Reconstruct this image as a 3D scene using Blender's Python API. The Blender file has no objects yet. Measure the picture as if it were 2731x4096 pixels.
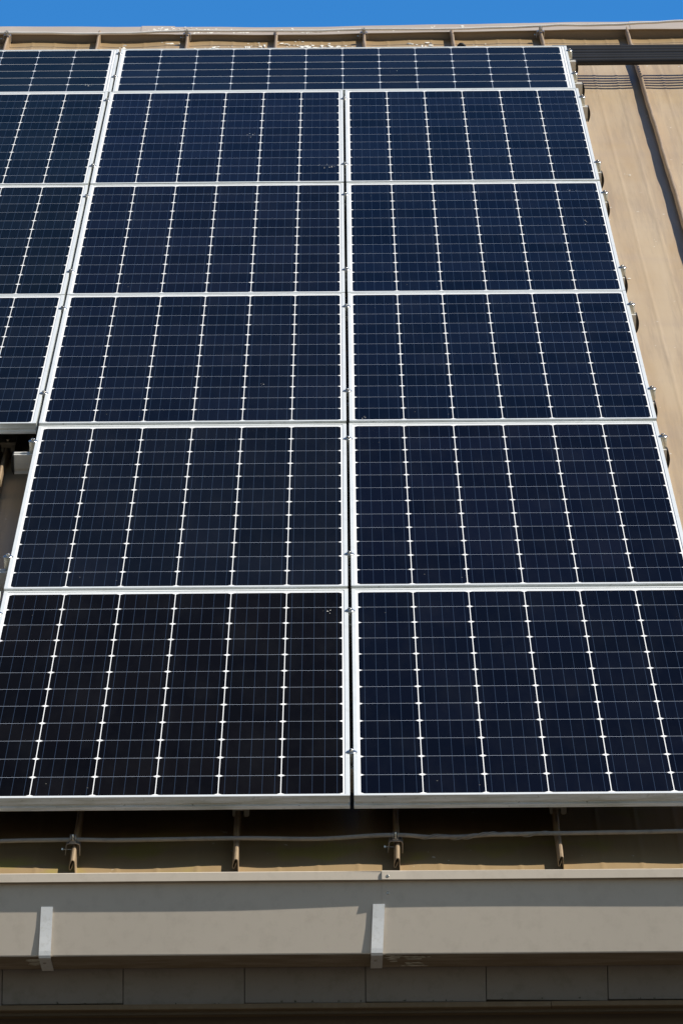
import bpy, bmesh, math, random
from mathutils import Matrix, Vector
random.seed(7)
R_ = math.radians
C = bpy.context.scene.collection
scn = bpy.context.scene

# ------------------------------------------------------------ frames
TH = R_(30.0)                       # roof pitch
Z0 = 4.600                          # height of the panel array's lower edge
# roof frame (u along the eave, v up the slope, w out of the roof) -> world
ROOF = Matrix.Translation((0, 0, Z0)) @ Matrix.Rotation(TH, 4, 'X')

# ------------------------------------------------------------ camera
CAM_ROWS = [[0.9999701307452393, -0.0016305899861272523, -0.007555050869857694],
            [-0.007721025941666552, -0.25516843769829933, -0.9668657891150235],
            [-0.0003512488535327847, 0.9668952422982059, -0.25517340583480996]]
CAM_LOC = (-0.020742796, -13.485298016, 4.298809637)
cam_d = bpy.data.cameras.new('camera')
cam = bpy.data.objects.new('camera', cam_d)
C.objects.link(cam)
r_, d_, f_ = [Vector(a) for a in CAM_ROWS]
m3 = Matrix((r_, -d_, -f_)).transposed()
cam.matrix_world = ROOF @ (Matrix.Translation(CAM_LOC) @ m3.to_4x4())
cam_d.sensor_fit = 'HORIZONTAL'
cam_d.sensor_width = 36.0
cam_d.lens = 22220.28 * 36.0 / 2731.0
cam_d.clip_start = 0.1
cam_d.clip_end = 3000
scn.camera = cam

# ------------------------------------------------------------ sun and sky
SUN_ROOF = Vector((0.77, 0.30, 1.0)).normalized()
SUN = (ROOF.to_3x3() @ SUN_ROOF).normalized()
sun_el = math.asin(SUN.z)
sun_az = math.atan2(SUN.x, SUN.y)           # clockwise from +Y
w = bpy.data.worlds.new('World'); scn.world = w; w.use_nodes = True
nt = w.node_tree; nt.nodes.clear()
sky = nt.nodes.new('ShaderNodeTexSky'); sky.sky_type = 'NISHITA'; sky.sun_disc = False
sky.sun_elevation = sun_el; sky.sun_rotation = sun_az
sky.altitude = 900; sky.air_density = 1.0; sky.dust_density = 0.05; sky.ozone_density = 3.0
bg = nt.nodes.new('ShaderNodeBackground'); bg.inputs['Strength'].default_value = 0.085
wo = nt.nodes.new('ShaderNodeOutputWorld')
gain = nt.nodes.new('ShaderNodeMix'); gain.data_type = 'RGBA'; gain.blend_type = 'MULTIPLY'
gain.inputs[0].default_value = 1.0
# deep blue sky away from the sun (north), paler and warmer towards it
_tc = nt.nodes.new('ShaderNodeTexCoord'); _sx = nt.nodes.new('ShaderNodeSeparateXYZ'); nt.links.new(_tc.outputs['Generated'], _sx.inputs[0])
_mr = nt.nodes.new('ShaderNodeMapRange'); _mr.interpolation_type = 'SMOOTHSTEP'
_mr.inputs['From Min'].default_value = .1; _mr.inputs['From Max'].default_value = .85; nt.links.new(_sx.outputs[1], _mr.inputs[0])
_gm = nt.nodes.new('ShaderNodeMix'); _gm.data_type = 'RGBA'; nt.links.new(_mr.outputs[0], _gm.inputs[0])
_gm.inputs[6].default_value = (1.06, .93, .76, 1); _gm.inputs[7].default_value = (0.36, 1.22, 1.82, 1)
nt.links.new(_gm.outputs[2], gain.inputs[7])
nt.links.new(sky.outputs[0], gain.inputs[6]); nt.links.new(gain.outputs[2], bg.inputs[0]); nt.links.new(bg.outputs[0], wo.inputs[0])
sl = bpy.data.lights.new('sun', 'SUN'); so = bpy.data.objects.new('sun', sl); C.objects.link(so)
sl.energy = 4.6; sl.angle = R_(0.53); sl.color = (1.0, 0.94, 0.83)
so.rotation_euler = SUN.to_track_quat('Z', 'Y').to_euler(); so.location = SUN * 40
scn.view_settings.view_transform = 'Standard'; scn.view_settings.look = 'None'
scn.view_settings.gamma = 1; scn.view_settings.exposure = 0.12
scn.cycles.use_denoising = True
scn.cycles.denoiser = 'OPENIMAGEDENOISE'
scn.cycles.denoising_input_passes = 'RGB_ALBEDO_NORMAL'
scn.cycles.denoising_prefilter = 'ACCURATE'
scn.cycles.max_bounces = 8

# ------------------------------------------------------------ materials
def mat(name):
    m = bpy.data.materials.new(name); m.use_nodes = True
    n = m.node_tree; b = n.nodes['Principled BSDF']
    return m, n, b
def nd(n, t, **k):
    x = n.nodes.new(t)
    for a, v in k.items():
        if a in x.bl_rna.properties: setattr(x, a, v)
        else: x.inputs[a].default_value = v
    return x
def asstuff(o): o['kind'] = 'stuff'; return o
def mth(n, op, a, b=None, clamp=False):
    x = n.nodes.new('ShaderNodeMath'); x.operation = op; x.use_clamp = clamp
    for i, v in enumerate((a, b)):
        if v is None: continue
        if isinstance(v, (int, float)): x.inputs[i].default_value = v
        else: n.links.new(v, x.inputs[i])
    return x.outputs[0]
def mixc(n, fac, a, b, bt='MIX'):
    x = n.nodes.new('ShaderNodeMix'); x.data_type = 'RGBA'; x.blend_type = bt
    if isinstance(fac, (int, float)): x.inputs[0].default_value = fac
    else: n.links.new(fac, x.inputs[0])
    for i, v in ((6, a), (7, b)):
        if isinstance(v, tuple): x.inputs[i].default_value = (*v[:3], 1)
        else: n.links.new(v, x.inputs[i])
    return x.outputs[2]
def coords(n, scale=(1, 1, 1), kind='Object'):
    tc = n.nodes.new('ShaderNodeTexCoord'); mp = n.nodes.new('ShaderNodeMapping')
    mp.inputs['Scale'].default_value = scale
    n.links.new(tc.outputs[kind], mp.inputs[0]); return mp.outputs[0]
def noise(n, vec, s, det=4, rough=.55):
    x = nd(n, 'ShaderNodeTexNoise'); x.inputs['Scale'].default_value = s
    x.inputs['Detail'].default_value = det; x.inputs['Roughness'].default_value = rough
    n.links.new(vec, x.inputs['Vector']); return x.outputs[0]
def ramp(n, v, p0, p1):
    x = nd(n, 'ShaderNodeMapRange'); x.inputs['From Min'].default_value = p0; x.inputs['From Max'].default_value = p1
    n.links.new(v, x.inputs[0]); return x.outputs[0]
def bump(n, b, h, st=.3, dist=.001):
    x = nd(n, 'ShaderNodeBump'); x.inputs['Strength'].default_value = st; x.inputs['Distance'].default_value = dist
    n.links.new(h, x.inputs['Height']); n.links.new(x.outputs[0], b.inputs['Normal'])

def flat_paint(name, col, rough=.45, metal=0, var=.12, ns=3.0, spec=.5, bmp=.15, grime=None, gamt=.0, gs=18):
    m, n, b = mat(name)
    v = coords(n); nn = noise(n, v, ns, 5)
    lo = tuple(c * (1 - var) for c in col); hi = tuple(min(1, c * (1 + var)) for c in col)
    c = mixc(n, ramp(n, nn, .3, .7), lo, hi)
    if grime:
        g = noise(n, v, gs, 6, .7)
        c = mixc(n, mth(n, 'MULTIPLY', ramp(n, g, .5, .72), gamt), c, grime)
    n.links.new(c, b.inputs['Base Color'])
    b.inputs['Roughness'].default_value = rough; b.inputs['Metallic'].default_value = metal
    b.inputs['Specular IOR Level'].default_value = spec
    if bmp: bump(n, b, noise(n, v, 60, 3), bmp, .0006)
    return m

def panel_mat(name, land, x0, y0, nx, ny):
    """mono-crystalline cells: chamfered squares on a white backsheet, five busbars a cell"""
    SH, SL = .1598, .1600
    m, n, b = mat(name)
    tc = n.nodes.new('ShaderNodeTexCoord'); sx = n.nodes.new('ShaderNodeSeparateXYZ')
    n.links.new(tc.outputs['Object'], sx.inputs[0])
    X, Y = sx.outputs[0], sx.outputs[1]
    # a across the strings, l along the strings
    px, py = (SL, SH) if land else (SH, SL)
    gx, gy = (.00055, .00112) if land else (.00112, .00055)
    tx = mth(n, 'DIVIDE', mth(n, 'SUBTRACT', X, x0), px); ty = mth(n, 'DIVIDE', mth(n, 'SUBTRACT', Y, y0), py)
    fx = mth(n, 'FRACT', tx); fy = mth(n, 'FRACT', ty)
    dx = mth(n, 'MULTIPLY', mth(n, 'MINIMUM', fx, mth(n, 'SUBTRACT', 1.0, fx)), px)
    dy = mth(n, 'MULTIPLY', mth(n, 'MINIMUM', fy, mth(n, 'SUBTRACT', 1.0, fy)), py)
    dx = mth(n, 'SUBTRACT', dx, gx); dy = mth(n, 'SUBTRACT', dy, gy)
    inx = mth(n, 'MULTIPLY', mth(n, 'GREATER_THAN', tx, 0.0), mth(n, 'LESS_THAN', tx, float(nx)))
    iny = mth(n, 'MULTIPLY', mth(n, 'GREATER_THAN', ty, 0.0), mth(n, 'LESS_THAN', ty, float(ny)))
    inside = mth(n, 'MULTIPLY', inx, iny)
    cell = mth(n, 'MULTIPLY', mth(n, 'GREATER_THAN', dx, 0.0), mth(n, 'GREATER_THAN', dy, 0.0))
    cell = mth(n, 'MULTIPLY', cell, mth(n, 'GREATER_THAN', mth(n, 'ADD', dx, dy), .0090))
    cell = mth(n, 'MULTIPLY', cell, inside)
    # busbars (run along the strings, bridge the gaps between cells)
    fa, pa, tl = (fy, SH, tx) if land else (fx, SH, ty)
    bb = mth(n, 'MULTIPLY', mth(n, 'ABSOLUTE', mth(n, 'SUBTRACT', mth(n, 'FRACT', mth(n, 'MULTIPLY', fa, 5.0)), .5)), pa / 5)
    nl = nx if land else ny
    bus = mth(n, 'LESS_THAN', bb, .00048)
    ob = mth(n, 'MULTIPLY', mth(n, 'GREATER_THAN', tl, -.06), mth(n, 'LESS_THAN', tl, nl + .07))
    ia = iny if land else inx
    bus = mth(n, 'MULTIPLY', mth(n, 'MULTIPLY', bus, ob), ia)
    # collector ribbon in the wide end margin, broken between string pairs
    rb = mth(n, 'MULTIPLY', mth(n, 'GREATER_THAN', tl, nl + .045), mth(n, 'LESS_THAN', tl, nl + .075))
    ta = ty if land else tx
    rb2 = mth(n, 'GREATER_THAN', mth(n, 'FRACT', mth(n, 'DIVIDE', ta, 2.0)), .04)
    rib = mth(n, 'MULTIPLY', mth(n, 'MULTIPLY', rb, rb2), ia)
    # colours
    oi = n.nodes.new('ShaderNodeObjectInfo')
    v = coords(n, (1, 1, 1))
    cn = nd(n, 'ShaderNodeTexWhiteNoise', noise_dimensions='3D')
    cmb = n.nodes.new('ShaderNodeCombineXYZ')
    n.links.new(mth(n, 'FLOOR', tx), cmb.inputs[0]); n.links.new(mth(n, 'FLOOR', ty), cmb.inputs[1]); n.links.new(oi.outputs['Random'], cmb.inputs[2])
    n.links.new(cmb.outputs[0], cn.inputs[0])
    vary = nd(n, 'ShaderNodeMapRange'); vary.inputs['To Min'].default_value = .74; vary.inputs['To Max'].default_value = 1.28
    n.links.new(cn.outputs[0], vary.inputs[0])
    cellc = n.nodes.new('ShaderNodeVectorMath'); cellc.operation = 'SCALE'
    n.links.new(oi.outputs['Color'], cellc.inputs[0]); n.links.new(vary.outputs[0], cellc.inputs['Scale'])
    back = (.88, .90, .93)
    # the hairline gap inside a string: ribbons and backsheet seen through thick glass, silvery and dim
    thin, wide = (dx, dy) if land else (dy, dx)
    hair = mth(n, 'MULTIPLY', mth(n, 'MULTIPLY', mth(n, 'LESS_THAN', thin, 0.0), mth(n, 'GREATER_THAN', wide, .0092)), inside)
    backc = mixc(n, hair, back, (.60, .68, .84))
    c = mixc(n, cell, backc, cellc.outputs[0])
    c = mixc(n, mth(n, 'MULTIPLY', bus, mth(n, 'ADD', mth(n, 'MULTIPLY', cell, .62), .25)), c, (.038, .062, .115))
    c = mixc(n, mth(n, 'MULTIPLY', rib, .8), c, (.30, .33, .38))
    # dust specks and faint film
    vo = nd(n, 'ShaderNodeTexVoronoi'); vo.inputs['Scale'].default_value = 9
    n.links.new(v, vo.inputs['Vector'])
    vr = mth(n, 'LESS_THAN', vo.outputs['Distance'], .018)
    vsel = nd(n, 'ShaderNodeSeparateColor'); n.links.new(vo.outputs['Color'], vsel.inputs[0])
    speck = mth(n, 'MULTIPLY', vr, mth(n, 'GREATER_THAN', vsel.outputs[0], .78))
    c = mixc(n, mth(n, 'MULTIPLY', speck, .5), c, (.35, .33, .28))
    film = mth(n, 'MULTIPLY', ramp(n, noise(n, coords(n, (1, .25, 1)), 7, 6, .65), .45, .8), .012)
    c = mixc(n, film, c, (.4, .42, .45))
    n.links.new(c, b.inputs['Base Color'])
    b.inputs['Roughness'].default_value = .16
    b.inputs['IOR'].default_value = 1.33
    b.inputs['Specular IOR Level'].default_value = .006
    return m

CELL_P = panel_mat('solar_cells_portrait', False, .0166, .021, 6, 12)
CELL_L = panel_mat('solar_cells_landscape', True, .0205, .0166, 12, 6)
ALU = flat_paint('anodised_aluminium', (.66, .69, .71), .42, .35, .05, 6, grime=(.32, .31, .26), gamt=.35, gs=40)
def frame_mat(Wd, Ht):
    m, n, b = mat('panel_frame_aluminium')
    v = coords(n); st = coords(n, (2.5, 2.5, 40))
    sx = n.nodes.new('ShaderNodeSeparateXYZ'); tc = n.nodes.new('ShaderNodeTexCoord')
    n.links.new(tc.outputs['Object'], sx.inputs[0])
    c = mixc(n, ramp(n, noise(n, v, 5, 4), .3, .7), (.74, .78, .81), (.80, .83, .85))
    # grime and algae: only on the side walls, below the top face
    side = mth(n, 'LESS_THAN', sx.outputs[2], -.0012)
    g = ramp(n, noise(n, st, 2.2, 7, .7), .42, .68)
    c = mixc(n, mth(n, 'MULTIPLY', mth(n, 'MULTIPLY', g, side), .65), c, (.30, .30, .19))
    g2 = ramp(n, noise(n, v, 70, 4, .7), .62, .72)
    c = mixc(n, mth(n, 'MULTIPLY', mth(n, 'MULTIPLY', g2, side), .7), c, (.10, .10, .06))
    mx = mth(n, 'MINIMUM', sx.outputs[0], mth(n, 'SUBTRACT', Wd, sx.outputs[0])); my = mth(n, 'MINIMUM', sx.outputs[1], mth(n, 'SUBTRACT', Ht, sx.outputs[1]))
    mit = mth(n, 'LESS_THAN', mth(n, 'ABSOLUTE', mth(n, 'SUBTRACT', mx, my)), .00045)
    c = mixc(n, mth(n, 'MULTIPLY', mit, .65), c, (.18, .19, .19))
    # dust collected along the inner corners and in patches on the top face
    d = mth(n, 'MULTIPLY', ramp(n, noise(n, coords(n, (1, 1, 1)), 11, 5, .7), .52, .72), .28)
    c = mixc(n, d, c, (.50, .50, .46))
    n.links.new(c, b.inputs['Base Color']); b.inputs['Roughness'].default_value = .42; b.inputs['Metallic'].default_value = .08
    return m
FRAME = {False: frame_mat(.992, 1.9725), True: frame_mat(1.9725, .992)}
STEEL = flat_paint('stainless_steel', (.62, .60, .56), .22, .95, .06, 20, bmp=.05)
GALV = flat_paint('galvanised_strap', (.93, .94, .95), .5, .0, .03, 12, grime=(.45, .42, .32), gamt=.35, gs=90)
POST = flat_paint('aluminium_spacer', (.64, .60, .50), .38, .45, .04, 20)
RAIL = flat_paint('rail_aluminium', (.70, .68, .64), .45, .1, .06, 8)
BLACK = flat_paint('black_plastic', (.012, .012, .013), .55, 0, .2, 8, spec=.35)
CONDUIT = flat_paint('black_conduit', (.012, .013, .018), .50, 0, .25, 9, spec=.4)
ROPE = flat_paint('steel_wire', (.36, .35, .33), .5, .5, .3, 30, grime=(.12, .11, .06), gamt=.5, gs=30)
ROPE_W = flat_paint('sheathed_wire', (.80, .79, .79), .5, .1, .1, 10)
BRACK = flat_paint('bracket_steel', (.42, .41, .40), .4, .75, .2, 25, grime=(.15, .10, .06), gamt=.4, gs=60)
CLAMP = flat_paint('clamp_steel', (.45, .44, .40), .5, .5, .15, 25)

def roof_mat():
    m, n, b = mat('beige_roof_metal')
    v = coords(n, (1, 1, 1)); st = coords(n, (6, .35, 1)); st2 = coords(n, (22, .8, 1))
    c = mixc(n, ramp(n, noise(n, v, 1.7, 5, .6), .33, .67), (.455, .328, .190), (.47, .358, .235))
    c = mixc(n, mth(n, 'MULTIPLY', ramp(n, noise(n, st, 1.6, 5, .6), .35, .75), .8), c, (.56, .45, .31))
    c = mixc(n, mth(n, 'MULTIPLY', ramp(n, noise(n, st2, 1.3, 6, .7), .48, .75), .75), c, (.31, .235, .165))
    # broad transverse weathering bands and yellowish algae next to the eave and ridge, darkened to paint shade under the lowest panels
    c = mixc(n, mth(n, 'MULTIPLY', ramp(n, noise(n, coords(n, (.8, 3.2, 1)), 1.1, 3, .6), .5, .75), .35), c, (.40, .31, .24))
    sy = n.nodes.new('ShaderNodeSeparateXYZ'); n.links.new(v, sy.inputs[0])
    alg_shade = mth(n, 'MAXIMUM', ramp(n, sy.outputs[1], .9, .0), ramp(n, sy.outputs[1], 11.75, 12.0))
    c = mixc(n, mth(n, 'MULTIPLY', alg_shade, .85, True), c, (.325, .222, .110))
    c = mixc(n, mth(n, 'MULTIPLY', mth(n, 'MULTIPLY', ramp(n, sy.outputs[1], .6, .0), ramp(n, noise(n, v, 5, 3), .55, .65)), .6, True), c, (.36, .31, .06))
    # small scratches and chalky droppings
    g = noise(n, coords(n, (9, 5, 1)), 3.1, 3, .5); g2 = noise(n, v, 45, 4, .6)
    sp = mth(n, 'MULTIPLY', ramp(n, g, .72, .74), ramp(n, g2, .5, .55))
    c = mixc(n, mth(n, 'MULTIPLY', sp, .8, True), c, (.78, .76, .72))
    # dark little scuffs along the stiffening ribs
    g3 = mth(n, 'MULTIPLY', ramp(n, noise(n, coords(n, (30, 12, 1)), 3, 4, .7), .66, .72), ramp(n, noise(n, v, 3.3, 3), .5, .6))
    c = mixc(n, mth(n, 'MULTIPLY', g3, .55, True), c, (.22, .17, .13))
    n.links.new(c, b.inputs['Base Color']); b.inputs['Roughness'].default_value = .46
    b.inputs['Specular IOR Level'].default_value = .35
    bump(n, b, noise(n, coords(n, (2, .5, 1)), 2.2, 3), .25, .01)
    return m
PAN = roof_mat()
SEAMM = flat_paint('beige_seam_metal', (.42, .31, .20), .46, 0, .1, 5, grime=(.25, .18, .12), gamt=.6, gs=30)
def ridge_mat():
    m, n, b = mat('ridge_flashing_paint')
    v = coords(n)
    c = mixc(n, ramp(n, noise(n, v, 2.5, 5), .3, .7), (.43, .37, .325), (.49, .43, .385))
    n.links.new(c, b.inputs['Base Color']); b.inputs['Roughness'].default_value = .5
    return m
RIDGE = ridge_mat()
UPST = flat_paint('shade_dark_upstand_flashing', (.23, .185, .14), .6, 0, .08, 3)  # beige flashing darkened, the upstand's shade put into its colour
DROP = flat_paint('chalky_dropping', (.80, .79, .75), .8, 0, .1, 40, spec=.1)
GUTT = flat_paint('beige_gutter_paint', (.68, .60, .505), .5, 0, .04, 2.0, spec=.4, grime=(.30, .25, .19), gamt=.16, gs=30, bmp=.08)
def tint_underside(m, col):  # mixes down-facing faces towards the given colour, unevenly
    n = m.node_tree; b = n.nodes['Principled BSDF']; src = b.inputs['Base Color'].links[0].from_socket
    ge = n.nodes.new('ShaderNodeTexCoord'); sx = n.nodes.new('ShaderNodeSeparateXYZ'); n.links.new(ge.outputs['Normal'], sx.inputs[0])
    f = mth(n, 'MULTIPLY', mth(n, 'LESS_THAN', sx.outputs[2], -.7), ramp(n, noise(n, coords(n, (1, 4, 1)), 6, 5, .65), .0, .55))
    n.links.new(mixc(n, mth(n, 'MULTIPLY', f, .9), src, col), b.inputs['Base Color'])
tint_underside(GUTT, (.27, .195, .115))  # gutter underside browner and darker than its face
SCAR = flat_paint('worn_paint', (.92, .88, .76), .8, 0, .2, 60, spec=.1)
BOARD = flat_paint('grey_brown_fascia_board', (.30, .272, .25), .7, 0, .10, 2.2, grime=(.10, .11, .07), gamt=.3, gs=26, bmp=.3)
TRIM = flat_paint('brown_trim', (.20, .145, .085), .6, 0, .12, 3, grime=(.32, .26, .18), gamt=.3, gs=25)
WALL = flat_paint('brown_wall', (.14, .115, .085), .8, 0, .1, 2)
MOSS = flat_paint('dark_moss', (.05, .055, .03), .95, 0, .3, 60)
GROUND = flat_paint('pale_concrete', (.046, .035, .024), .9, 0, .2, .15, bmp=0)

# ------------------------------------------------------------ mesh helpers
class MB:
    def __init__(s): s.v = []; s.f = []; s.sm = []
    def add(s, vs, fs, smooth=False):
        o = len(s.v); s.v += [tuple(a) for a in vs]
        for f in fs: s.f.append(tuple(i + o for i in f)); s.sm.append(smooth)
    def box(s, x0, x1, y0, y1, z0, z1, bev=0):
        if bev:
            b = bev; vs = []; 
            for z, e in ((z0, b), (z0 + b, 0), (z1 - b, 0), (z1, b)):
                vs += [(x0 + e + (b if e == 0 else 0), y0 + e, z), (x1 - e - (b if e == 0 else 0), y0 + e, z),
                       (x1 - e, y0 + e + (b if e == 0 else 0), z), (x1 - e, y1 - e - (b if e == 0 else 0), z),
                       (x1 - e - (b if e == 0 else 0), y1 - e, z), (x0 + e + (b if e == 0 else 0), y1 - e, z),
                       (x0 + e, y1 - e - (b if e == 0 else 0), z), (x0 + e, y0 + e + (b if e == 0 else 0), z)]
            fs = [tuple(range(7, -1, -1)), tuple(range(24, 32))]
            for k in range(3):
                for i in range(8): j = (i + 1) % 8; fs.append((k*8+i, k*8+j, k*8+8+j, k*8+8+i))
            s.add(vs, fs); return s
        vs = [(x, y, z) for z in (z0, z1) for y in (y0, y1) for x in (x0, x1)]
        s.add(vs, [(0, 2, 3, 1), (4, 5, 7, 6), (0, 1, 5, 4), (2, 6, 7, 3), (0, 4, 6, 2), (1, 3, 7, 5)]); return s
    def prism(s, prof, a0, a1, axis='x', smooth=False):
        """closed profile extruded; axis x: prof=(y,z); y: prof=(x,z); z: prof=(x,y)"""
        def P(a, p): return {'x': (a, p[0], p[1]), 'y': (p[0], a, p[1]), 'z': (p[0], p[1], a)}[axis]
        n = len(prof); vs = [P(a0, p) for p in prof] + [P(a1, p) for p in prof]
        fs = [(i, (i + 1) % n, n + (i + 1) % n, n + i) for i in range(n)]
        s.add(vs, fs, smooth); s.add(vs, [tuple(range(n - 1, -1, -1)), tuple(range(n, 2 * n))]); return s
    def lathe(s, prof, c=(0, 0, 0), seg=20, smooth=True):
        """prof [(r,z)] about z through c"""
        vs = []; n = len(prof)
        for k in range(seg):
            a = 2 * math.pi * k / seg
            for r, z in prof: vs.append((c[0] + r * math.cos(a), c[1] + r * math.sin(a), c[2] + z))
        fs = []
        for k in range(seg):
            k2 = (k + 1) % seg
            for i in range(n - 1): fs.append((k*n+i, k2*n+i, k2*n+i+1, k*n+i+1))
        s.add(vs, fs, smooth)
        for i, fl in ((0, True), (n - 1, False)):
            if prof[i][0] > 1e-6:
                ring = [k*n+i for k in range(seg)]
                s.add(vs, [tuple(reversed(ring)) if fl else tuple(ring)])
        return s
    def tube(s, pts, r, seg=8, smooth=True, cap=True):
        pts = [Vector(p) for p in pts]; vs = []; n = len(pts); up = None
        for i, p in enumerate(pts):
            t = (pts[min(i + 1, n - 1)] - pts[max(i - 1, 0)]).normalized()
            if up is None: up = Vector((0, 0, 1)) if abs(t.z) < .9 else Vector((1, 0, 0))
            a = t.cross(up).normalized(); b = a.cross(t); up = b
            rr = r[i] if isinstance(r, (list, tuple)) else r
            for k in range(seg):
                q = 2 * math.pi * k / seg; vs.append(p + a * (rr * math.cos(q)) + b * (rr * math.sin(q)))
        fs = [(i*seg+k, i*seg+(k+1) % seg, (i+1)*seg+(k+1) % seg, (i+1)*seg+k) for i in range(n - 1) for k in range(seg)]
        s.add(vs, fs, smooth)
        if cap: s.add(vs, [tuple(range(seg - 1, -1, -1)), tuple(range((n - 1) * seg, n * seg))])
        return s
    def mesh(s, name, m):
        me = bpy.data.meshes.new(name); me.from_pydata(s.v, [], s.f)
        bm = bmesh.new(); bm.from_mesh(me)
        bm.faces.ensure_lookup_table()
        for f, q in zip(bm.faces, s.sm): f.smooth = q
        bmesh.ops.recalc_face_normals(bm, faces=bm.faces)
        bm.to_mesh(me); bm.free(); me.materials.append(m)
        return me
    def build(s, name, m, parent=None, mw=None):
        o = bpy.data.objects.new(name, s.mesh(name, m)); C.objects.link(o)
        if parent is not None: o.parent = parent
        if mw is not None: o.matrix_world = mw
        return o
def tag(o, label=None, cat=None, group=None, kind=None):
    for k, v in (('label', label), ('category', cat), ('group', group), ('kind', kind)):
        if v: o[k] = v
    return o
def thing(name, mw, label, cat, group=None):
    o = bpy.data.objects.new(name, None); C.objects.link(o); o.matrix_world = mw; o.empty_display_size = .05
    return tag(o, label, cat, group)
def at(u, v, w=0): return ROOF @ Matrix.Translation((u, v, w))
def copy_tree(o, parent=None):
    c = o.copy(); C.objects.link(c)
    if parent is not None: c.parent = parent
    for ch in list(o.children): copy_tree(ch, c)
    return c

H = .172      # roof sheet below the panels' top plane
WS = .125     # seam tops

# ------------------------------------------------------------ ground
g = MB(); g.box(-300, 300, -300, 300, -.5, 0)
tag(g.build('ground', GROUND), 'brown earth ground in front of and around the building', 'ground', kind='structure')

# ------------------------------------------------------------ building with its roof
bld = thing('building', Matrix.Translation((0, .3, 0)), 'building with a beige standing seam metal roof, brown trim and ridge flashing', 'building')
inv_b = bld.matrix_world.inverted()
def part(mb, name, m, parent, mw=None):
    o = mb.build(name, m); o.parent = parent
    o.matrix_world = ROOF if mw is None else mw
    return o
I4 = Matrix.Identity(4)
bpy.context.view_layer.update()
def child(mb, name, m, parent, mw):
    """child whose mesh is given in frame mw, parent has world matrix pm"""
    o = mb.build(name, m, parent)
    pm = parent.matrix_basis.copy(); q = parent
    while q.parent is not None:
        pm = q.parent.matrix_basis @ pm; q = q.parent
    o.matrix_basis = pm.inverted() @ mw
    return o
SEAMS = [(-3.19, -3.21), (-2.775, -2.79), (-2.36, -2.375), (-1.946, -1.965), (-1.533, -1.5526), (-1.110, -1.1334), (-.7067, -.7204), (-.2951, -.3112),
         (.1136, .098), (.5268, .506), (.937, .9164), (1.316, 1.317), (1.722, 1.725), (2.132, 2.137), (2.545, 2.55), (2.96, 2.965), (3.375, 3.38)]
VB, VT = -.20, 12.10
def su(k, v):
    a, b = SEAMS[k]; return a + (b - a) * (v + .15) / 12.15
def hump(t):
    h = 0
    for c in (.25, .5, .75):
        d = abs(t - c) / .028
        if d < 1: h += .0013 * (math.cos(d * math.pi) + 1) / 2
    return h
TS = sorted(set([round(i / 26, 4) for i in range(27)] + [c + e for c in (.25, .5, .75) for e in (-.028, -.019, -.009, 0, .009, .019, .028)]))
for k in range(len(SEAMS) - 1):
    rs = random.Random(k)
    ph = [rs.uniform(0, 6.28) for _ in range(6)]
    mb = MB(); vs = []; nv = 62
    for j in range(nv + 1):
        v = VB + (VT - VB) * j / nv
        for t in TS:
            u = su(k, v) + .0015 + (su(k + 1, v) - su(k, v) - .003) * t
            wv = .0016 * math.sin(v * 2.3 + ph[0] + 2.2 * math.sin(t * 3 + ph[1])) + .0028 * math.sin(t * 5.2 + ph[2] + .35 * v) + .0012 * math.sin(v * 7.7 + ph[3] + 5 * t)
            edge = min(t, 1 - t) * 8
            vs.append((u, v, -H + hump(t) + wv * min(1, edge)))
    nt_ = len(TS)
    fs = [(j*nt_+i, j*nt_+i+1, (j+1)*nt_+i+1, (j+1)*nt_+i) for j in range(nv) for i in range(nt_ - 1)]
    mb.add(vs, fs, True)
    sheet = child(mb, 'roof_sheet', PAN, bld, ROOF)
    # folded standing seam on this sheet's left edge: stem plus a hollow curled hem
    sm = MB()
    prof = [(.0022, -H - .001), (.0012, -H + .004), (.0008, -WS - .004), (.0, -WS), (-.003, -WS + .0022), (-.0065, -WS + .0008), (-.0095, -WS - .005),
            (-.0118, -WS - .013), (-.0125, -WS - .020), (-.0110, -WS - .0235), (-.0085, -WS - .022), (-.0058, -WS - .0165), (-.0038, -WS - .009)]
    th = .0009; n = len(prof); outer = []; inner = []
    for i in range(n):
        a = Vector(prof[max(i - 1, 0)]); b_ = Vector(prof[min(i + 1, n - 1)]); t = (b_ - a).normalized(); nn = Vector((-t.y, t.x))
        p = Vector(prof[i]); outer.append(p + nn * th); inner.append(p - nn * th)
    loop = outer + inner[::-1]; L = len(loop); vs = []
    ns = 150; v0 = -.160
    for j in range(ns + 1):
        v = v0 + (VT - v0) * j / ns
        du = .0011 * math.sin(v * 5.1 + ph[4]) + .0007 * math.sin(v * 17.3 + ph[5])
        for q in loop:
            f = min(1, max(0, (q.y + H) / .03))
            vs.append((su(k, v) + q.x + du * f, v, q.y + .0008 * math.sin(v * 9 + ph[5]) * f))
    fs = [(j*L+i, j*L+(i+1) % L, (j+1)*L+(i+1) % L, (j+1)*L+i) for j in range(ns) for i in range(L)]
    sm.add(vs, fs, False)
    caps = [(i, i + 1, L - 2 - i, L - 1 - i) for i in range(n - 1)]
    sm.add(vs, [tuple(c) for c in caps] + [tuple(x + ns * L for x in c) for c in caps])
    child(sm, 'seam', SEAMM, sheet, ROOF)

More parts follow.
